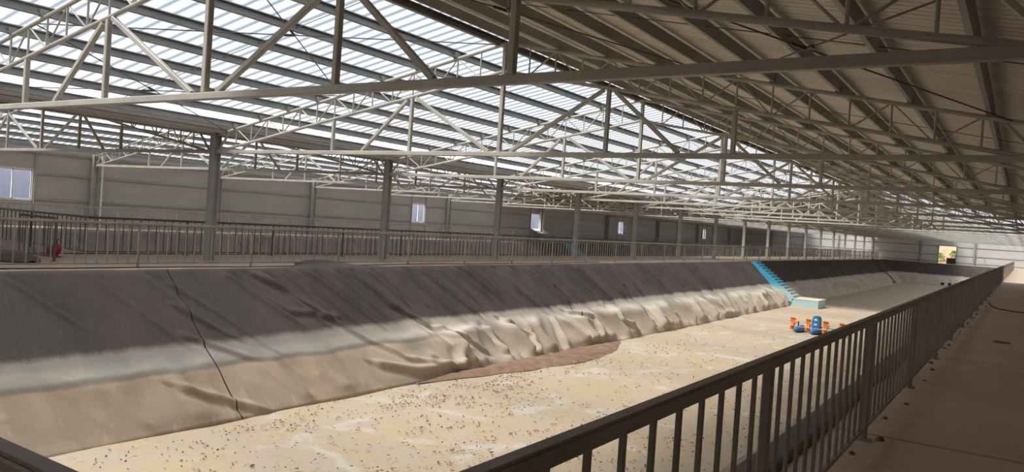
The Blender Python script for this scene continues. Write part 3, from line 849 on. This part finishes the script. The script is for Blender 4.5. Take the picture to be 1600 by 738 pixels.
# ------------------------------------------------------------------ railings
RB = {}
def rail_meshes(mat, H=1.06):
    if mat in RB: return RB[mat]
    post = MB().bar((0, 0, 0), (0, 0, H - .06), .052, .052); post.box((-.06, -.06, 0), (.06, .06, .008))
    bal = MB().bar((0, 0, .11), (0, 0, H - .06), .022, .022)
    RB[mat] = (post.mesh('post', mat), bal.mesh('baluster', mat)); return RB[mat]
def railing(axis, c, a0, a1, first, label, mat, nb=100, skip=lambda a: False, H=1.06, bay=3.2, per=13, near=0.):
    t = tag(empty('railing', (c, a0, 0) if axis == 'y' else (a0, c, 0)), label, 'railing', 'pond railings')
    P = lambda a, z: (0, a - a0, z) if axis == 'y' else (a - a0, 0, z)
    up = (0, 0, 1)
    m = MB(); m.bar(P(a0, H - .035), P(a1, H - .035), .062, .05); m.bar(P(a0, H - .004), P(a1, H - .004), .045, .012)
    m.build('top_rail', mat, t)
    MB().bar(P(a0, .11), P(a1, .11), .035, .03).build('bottom_rail', mat, t)
    pm, bm = rail_meshes(mat, H)
    posts = []; bals = []
    n0 = math.ceil((a0 - first) / bay); x = first + n0 * bay
    i = n0 * per
    while first + i * bay / per <= a1 + 1e-6:
        a = first + i * bay / per
        if not skip(a): (posts if i % per == 0 else bals).append(a)
        i += 1
    i = n0 * per - 1
    while first + i * bay / per >= a0: bals.append(first + i * bay / per); i -= 1
    for a in posts: inst('post', pm, t, P(a, 0))
    bals.sort(key=lambda a: abs(a - near))
    for a in bals[:nb]: inst('baluster', bm, t, P(a, 0))
    rest = bals[nb:]
    if rest:
        q = MB()
        for a in rest:
            v = P(a, 0); q.bar((v[0], v[1], .11), (v[0], v[1], H - .06), .022, .022)
        o = q.build('baluster', mat, t); o['kind'] = 'stuff'
    return t
railing('y', -1.044, .86, 121.8, .84, 'dark brown steel railing in the foreground beside the right walkway', 'rail', near=3)
railing('y', -17.35, .86, 121.8, .84, 'pale grey steel railing along the left edge of the main pond', 'rail_light', near=12)
railing('y', -20.95, 11.2, 121.8, 1.3, 'dark steel railing behind the columns, along the near edge of the left pond', 'rail_dark', near=16)
railing('y', -37.0, 5.0, 121.8, 1.9, 'thin grey railing in front of the left wall', 'rail_light', near=25)
railing('x', .86, -17.32, -1.08, -1.044, 'dark railing crossing the near end of the pond, seen in the bottom left corner', 'rail', near=-2)
railing('x', 11.2, -36.9, -20.98, -20.95, 'dark steel railing across the near end of the left pond', 'rail_dark', near=-21)

railing('x', 9.43, -20.9, -19.15, -19.15, 'short dark railing with a post at its end, between the pale railing and the pump', 'rail_dark', near=-20)
# ------------------------------------------------------------------ stairs
def stairs(x_top, x_bot, ya, yb, label, y_side=1):
    """flight from (x_top, z=0) down to a landing block; x_bot > x_top"""
    t = tag(empty('pond_staircase', (x_top, ya, 0)), label, 'stairs', 'blue pond stairs')
    nst = 13; LZ = -2.32; run = (x_bot - x_top) / nst; rise = -LZ / nst; w = yb - ya
    body = MB()
    # solid stepped flank
    prof = [(0, 0)]
    for i in range(nst):
        prof.append(((i + 1) * run, -i * rise)); prof.append(((i + 1) * run, -(i + 1) * rise))
    prof += [(nst * run, -PD), (nst * run - .35, -PD), (0, -.50)]
    # stringer walls on both sides, body between
    def ex(pr, y0, y1, mb):
        n = len(pr); mb.add([(a, y0, b) for a, b in pr] + [(a, y1, b) for a, b in pr], [(i, (i + 1) % n, n + (i + 1) % n, n + i) for i in range(n)] + [tuple(range(n))[::-1], tuple(range(n, 2 * n))])
    w -= .6; ex(prof, 0, w, body)
    body.build('flight', 'stair', t)
    st = [(-.02, .03), (run * .7, .03), (nst * run + .05, LZ + .10), (nst * run + .05, LZ - .12), (nst * run - .1, LZ - .3), (0, -.48)]
    for i in range(nst):
        MB().box(((i) * run + .0, .05, -i * rise), ((i + 1) * run + .025, w - .02, -i * rise + .022)).build('tread', 'tread', t)
        MB().box(((i + 1) * run, .05, -(i + 1) * rise + .024), ((i + 1) * run + .012, w - .02, -i * rise - .002)).build('riser', 'stair', t)
    sm = MB(); ex(st, -.12, .0, sm); sm.build('side_wall', 'stair', t)
    w += .6; lb = MB().box((nst * run - .02, -.12, -PD), (nst * run + 1.75, w + .05, LZ - .05)); lb.build('landing_block', 'stair', t)
    MB().box((nst * run - .02, -.14, LZ - .05), (nst * run + 1.78, w + .07, LZ)).build('landing_top', 'tread', t)
    return t
stairs(-16.5, -13.45, 57.0, 59.2, 'blue painted concrete stairs down the left bank of the main pond')
stairs(QX0 + .1, QX0 + 3.2, 64.0, 66.2, 'smaller looking blue stairs in the left pond, seen through the railings')

# ------------------------------------------------------------------ paddlewheel aerator
ae = tag(empty('paddlewheel_aerator', (-9.65, 41.3, -PD + .03)), 'blue and orange paddlewheel aerator standing on the dry pond bed', 'aerator')
ae.rotation_euler = (0, 0, math.radians(-4))
def paddle(x):
    m = MB(); m.lathe([(.001, x - .10), (.06, x - .10), (.06, x + .10), (.001, x + .10)], (0, 0, .34), 'x', 14)
    for i in range(8):
        a = 2 * math.pi * i / 8 + x; c, s = math.cos(a), math.sin(a)
        R = lambda r, t: (r * c - t * s, .34 + r * s + t * c)
        for dx in (-.05, .05):
            p, q = R(.05, 0), R(.2, 0); m.bar((x + dx, p[0], p[1]), (x + dx, q[0], q[1]), .02, .02)
        (y0, z0), (y1, z1), (y2, z2) = R(.17, -.01), R(.24, .02), R(.31, .07)
        vs = []
        for xx in (x - .12, x + .12):
            for (yy, zz) in ((y0, z0), (y1, z1), (y2, z2)): vs += [(xx, yy, zz), (xx, yy + .012 * c, zz + .012 * s)]
        m.add(vs, [(0, 2, 8, 6), (2, 4, 10, 8), (7, 9, 3, 1), (9, 11, 5, 3), (0, 1, 3, 2), (2, 3, 5, 4), (6, 8, 9, 7), (8, 10, 11, 9), (4, 5, 11, 10), (0, 6, 7, 1)])
    o = m.build('paddle_wheel', 'orange', ae); return o
for x in (0, .78, 1.62, 2.4): paddle(x)
MB().tube((-.15, 0, .34), (2.55, 0, .34), .02, 8).build('shaft', 'steel', ae)
def afloat(x, L=.85, w=.19):
    m = MB(); secs = []
    for t in np.linspace(-1, 1, 17):
        k = (1 - abs(t) ** 3.2) ** .5 if abs(t) < 1 else 0.02
        k = max(k, .05); y = t * L
        ring = []
        for j in range(14):
            a = 2 * math.pi * j / 14; cx, cz = math.cos(a), math.sin(a)
            px = math.copysign(abs(cx) ** .6, cx) * w * k; pz = .12 + math.copysign(abs(cz) ** .6, cz) * .115 * (k ** .6)
            ring.append((x + px, y, pz))
        secs.append(ring)
    vs = [v for r in secs for v in r]; fs = [(i * 14 + j, i * 14 + (j + 1) % 14, (i + 1) * 14 + (j + 1) % 14, (i + 1) * 14 + j) for i in range(16) for j in range(14)]
    fs += [tuple(range(14))[::-1], tuple(range(16 * 14, 17 * 14))]
    m.add(vs, fs).build('float', 'blue', ae, True)
for x in (.38, 1.2, 2.0): afloat(x)
fm = MB()
for y in (-.45, .45): fm.bar((.2, y, .26), (2.2, y, .26), .04, .04)
for x in (.38, 1.2, 2.0): fm.bar((x, -.5, .25), (x, .5, .25), .04, .04)
fm.build('frame', 'steel', ae)
MB().bar((.38, -.35, .25), (.38, -.35, .52), .06, .06).build('bearing_post', 'brown', ae)
mh = MB(); prof = [(-.17, .24), (.17, .24), (.17, .72), (.12, .86), (.0, .90), (-.12, .86), (-.17, .72)]
n = len(prof)
mh.add([(1.2 + a, -.30, b) for a, b in prof] + [(1.2 + a * .85, .22, b * .96) for a, b in prof], [(i, (i + 1) % n, n + (i + 1) % n, n + i) for i in range(n)] + [tuple(range(n))[::-1], tuple(range(n, 2 * n))])
mh.build('motor_cover', 'blue', ae)
for z in (.42, .66): MB().box((1.13, -.315, z), (1.27, -.302, z + .08)).build('vent_plate', 'white', ae)

# ------------------------------------------------------------------ loose things
sm = MB(); r = random.Random(3)
# soil drift at the foot of the left bank
xs = np.linspace(0, 1, 60); ys = np.linspace(0, 1, 160)
A, B = np.meshgrid(xs, ys, indexing='ij')
yy = 16.2 + B * 12.8
wid = 1.9 * np.sin(np.pi * np.clip(B, 0, 1)) ** .8 * (.35 + .65 * B) + .1 * vnoise2(yy * 2, yy * 0, 71)
xx = PT0 + .05 + A * wid + .1 * (vnoise2(yy * 1.5, A * 3, 72) - .5)
zz = -PD + .01 + .11 * np.sin(np.pi * np.clip(A * .8 + .2, 0, 1)) * np.sin(np.pi * B) ** .5 + .05 * (vnoise2(xx * 5, yy * 5, 73) - .3) * (1 - A ** 6)
zz = np.where((A > .985) | (B < .01) | (B > .99), -PD - .04, zz)
v, f = grid_mesh(np.stack([xx, yy, zz], -1)); me = bpy.data.meshes.new('soil_drift'); me.from_pydata(v.tolist(), [], f.tolist()); me.materials.append(M['soil'])
o = bpy.data.objects.new('soil_drift', me); COL.objects.link(o); tag(o, 'drift of reddish brown soil at the foot of the left bank', 'soil', kind='stuff')
# litter of crumbs and dead leaves on the bed
lt = MB()
_vr = np.random.RandomState(77).rand(400, 400)
def vn(x, y):
    a, b = x * 1.9 + 100, y * 1.3; i, j = int(a), int(b); u, w = a - i, b - j
    return (_vr[i, j] * (1 - u) + _vr[i + 1, j] * u) * (1 - w) + (_vr[i, j + 1] * (1 - u) + _vr[i + 1, j + 1] * u) * w
for i in range(5200):
    cl = r.choice([(-9.5, 11.0, 2.2, 2.5), (-12.4, 16, .9, 3.0), (-8.2, 15, 1.8, 3.5), (-7.0, 20, 2.4, 5), (-12.3, 22, .8, 6), (-9.5, 27, 3.0, 9), (-12.0, 12.5, 1.2, 3.0), (-6.0, 10, 1.2, 3)])
    x = r.gauss(cl[0], cl[2]); y = r.gauss(cl[1], cl[3])
    if not (PT0 + .1 < x < PT1 - .1 and 5 < y < 60): continue
    if vn(x, y) < .5 and r.random() < .85: continue
    s = r.uniform(.010, .03) * (1 + .015 * y); a = r.uniform(0, 6.28); z = -PD + .025
    pts = [(x + s * r.uniform(.6, 1.4) * (1.5 if k % 2 else .5) * math.cos(a + k * 1.57), y + s * r.uniform(.5, 1.3) * (1.5 if k % 2 else .5) * math.sin(a + k * 1.57), z + r.uniform(0, .02)) for k in range(4)]
    lt.add(pts + [(x, y, z + r.uniform(.02, .04))], [(0, 1, 4), (1, 2, 4), (2, 3, 4), (3, 0, 4)])
tag(lt.build('leaf_litter', 'soil'), 'scattered brown crumbs and dead leaves on the pond bed', 'litter', kind='stuff')
sp = MB(); q = [(PX0 + .02, 0), (PT0, -PD)]
for i in range(12):
    u0, u1 = i / 12, (i + 1) / 12
    f_ = lambda u: (PX0 + 3.0 * u + .20, 110.5 + .03 * math.sin(u * 9), -PD * u + .20)
    sp.bar(f_(u0), f_(u1), .6, .06, (.69, 0, .72))
kind_struct(sp.build('trim_1', 'black'), 'black rubber strip down the left bank near its far corner')
# cables
def wavy(x, y0, y1, amp, seed, z=.02, step=.4):
    q = random.Random(seed); pts = []; ph = q.uniform(0, 6)
    y = y0
    while y <= y1:
        pts.append((x + amp * math.sin(y * .45 + ph) + amp * .6 * math.sin(y * 1.3 + ph * 2), y, z)); y += step
    return pts
tag(MB().path(wavy(-17.15, 6, 34, .09, 4, .024), .016).build('cable', 'black'), 'black cable lying along the foot of the pale railing on the left', 'cable')
tag(MB().path(wavy(-17.0, 20, 27, .12, 8, .022), .012).build('cable', 'red'), 'thin red cord on the left walkway past the second column', 'cord')
pts = [(-.92 + .05 * math.sin(i * 1.3), 21 + i * .8, .02) for i in range(8)] + [(-.2 + .06 * i, 27 + .7 * math.sin(i * .7), .02) for i in range(10)]
tag(MB().path([(-.95, 32, .02), (-.8, 29.5, .02), (-.55, 28.2, .02), (-.2, 27.6, .02), (.2, 27.4, .02), (.5, 27.2, .02)], .018).build('cable', 'black'), 'black cable curving across the right walkway from the railing', 'cable')
# rubble along the foot of the right railing
for i in range(26):
    y = 5.6 + i * .95 + r.uniform(-.3, .3); s = r.uniform(.02, .05)
    m = MB(); pts = [Vector((r.uniform(-1, 1), r.uniform(-1, 1), r.uniform(0, .8))).normalized() * s * r.uniform(.7, 1.3) for _ in range(7)]
    n = 7; base = [(s * math.cos(k * .9) * r.uniform(.7, 1.2), s * math.sin(k * .9) * r.uniform(.7, 1.2), 0) for k in range(n)]
    top = [(a * .6, b * .6, s * r.uniform(.5, .9)) for a, b, c in base]
    m.add(base + top, [(k, (k + 1) % n, n + (k + 1) % n, n + k) for k in range(n)] + [tuple(range(n, 2 * n)), tuple(range(n))[::-1]])
    o = m.build('stone', 'soil', loc=(-1.0 + r.uniform(-.05, .09), y, .0)); tag(o, 'small brown stone on the walkway at the foot of the dark railing', 'stone', 'stones along the railing')
tag(MB().lathe([(.001, .002), (.16, .003), (.13, .022), (.04, .03), (.001, .03)], n=9).build('mud_clod', 'soil', loc=(-.25, 17.5, 0)), 'flat dark clod of mud on the right walkway', 'clod')
# covered mound with a red pump at the near end of the left walkway
cm = MB(); rows = []
for t in np.linspace(-1, 1, 25):
    k = max(1 - abs(t) ** 4, .02) ** .5
    rows.append([(t * 1.55, math.cos(a) * .55 * k, .02 + max(math.sin(a), 0) ** .7 * .2 * k) for a in np.linspace(0, math.pi, 11)])
vs = [v for q in rows for v in q]; fs = [(i * 11 + j, i * 11 + j + 1, (i + 1) * 11 + j + 1, (i + 1) * 11 + j) for i in range(24) for j in range(10)]
o = cm.add(vs, fs).build('covered_mound', 'olive', None, True, (-20.3, 8.5, 0)); o.rotation_euler = (0, 0, math.radians(10))
tag(o, 'low olive tarpaulin covered mound behind the railing at the left edge', 'mound')
rp = tag(empty('water_pump', (-20.6, 10.1, 0.0)), 'red water pump behind the railings at the left edge of the view', 'pump')
rp.scale = (.62, .62, .62)
m = MB(); m.lathe([(.001, -.28), (.13, -.28), (.15, -.24), (.15, .1), (.12, .14), (.001, .14)], (0, 0, .36), 'x', 16); m.build('motor', 'red', rp, True)
m = MB(); m.lathe([(.001, .15), (.17, .15), (.21, .2), (.21, .3), (.15, .35), (.001, .35)], (0, 0, .34), 'x', 16); m.build('pump_casing', 'red', rp, True)
m = MB(); m.tube((.25, 0, .5), (.25, 0, .72), .06, 10); m.tube((.25, 0, .72), (.25, 0, .75), .1, 10); m.build('outlet', 'red', rp)
m = MB(); m.box((-.45, -.2, .0), (.45, .2, .05)); m.box((-.25, -.12, .05), (-.15, .12, .24)); m.box((.15, -.12, .05), (.25, .12, .2)); m.build('base_frame', 'red', rp)
# hoop of pipe leaning by the end wall
hm = MB()
for rr_, dz in ((.62, 0), (.60, .03), (.64, -.02)):
    hm.path([(rr_ * math.cos(a), .06 * math.sin(a * 2) + dz, .66 + rr_ * math.sin(a)) for a in np.linspace(0, 6.2832, 33)], .022)
tag(hm.build('hose_coil', 'rail', loc=(-5.1, YF - .62, 0)), 'coil of grey hose standing against the far end wall right of the doorway', 'hose')
# pipe racks lying in the far corner of the pond
for i, (x, y) in enumerate(((-8.7, 116.2), (-7.9, 116.5), (-7.2, 116.1))):
    t = tag(empty('pipe_frame', (x, y, -PD + .03)), 'white and black pipe frame on the far bank of the pond, %s of three' % ('left', 'middle', 'right')[i], 'frame', 'pipe frames at the far bank')
    m = MB()
    for a in (-.35, .35): m.tube((a, -.1, 0), (a, .3, 1.1), .03, 8)
    for z in (.3, .7, 1.1): m.tube((-.4, -.1 + z * .36, z), (.4, -.1 + z * .36, z), .03, 8)
    m.build('tube_frame', 'white', t)
    MB().lathe([(.001, -.1), (.2, -.1), (.2, .1), (.001, .1)], (0, -.12, .35), 'y', 14).build('drum', 'black', t)
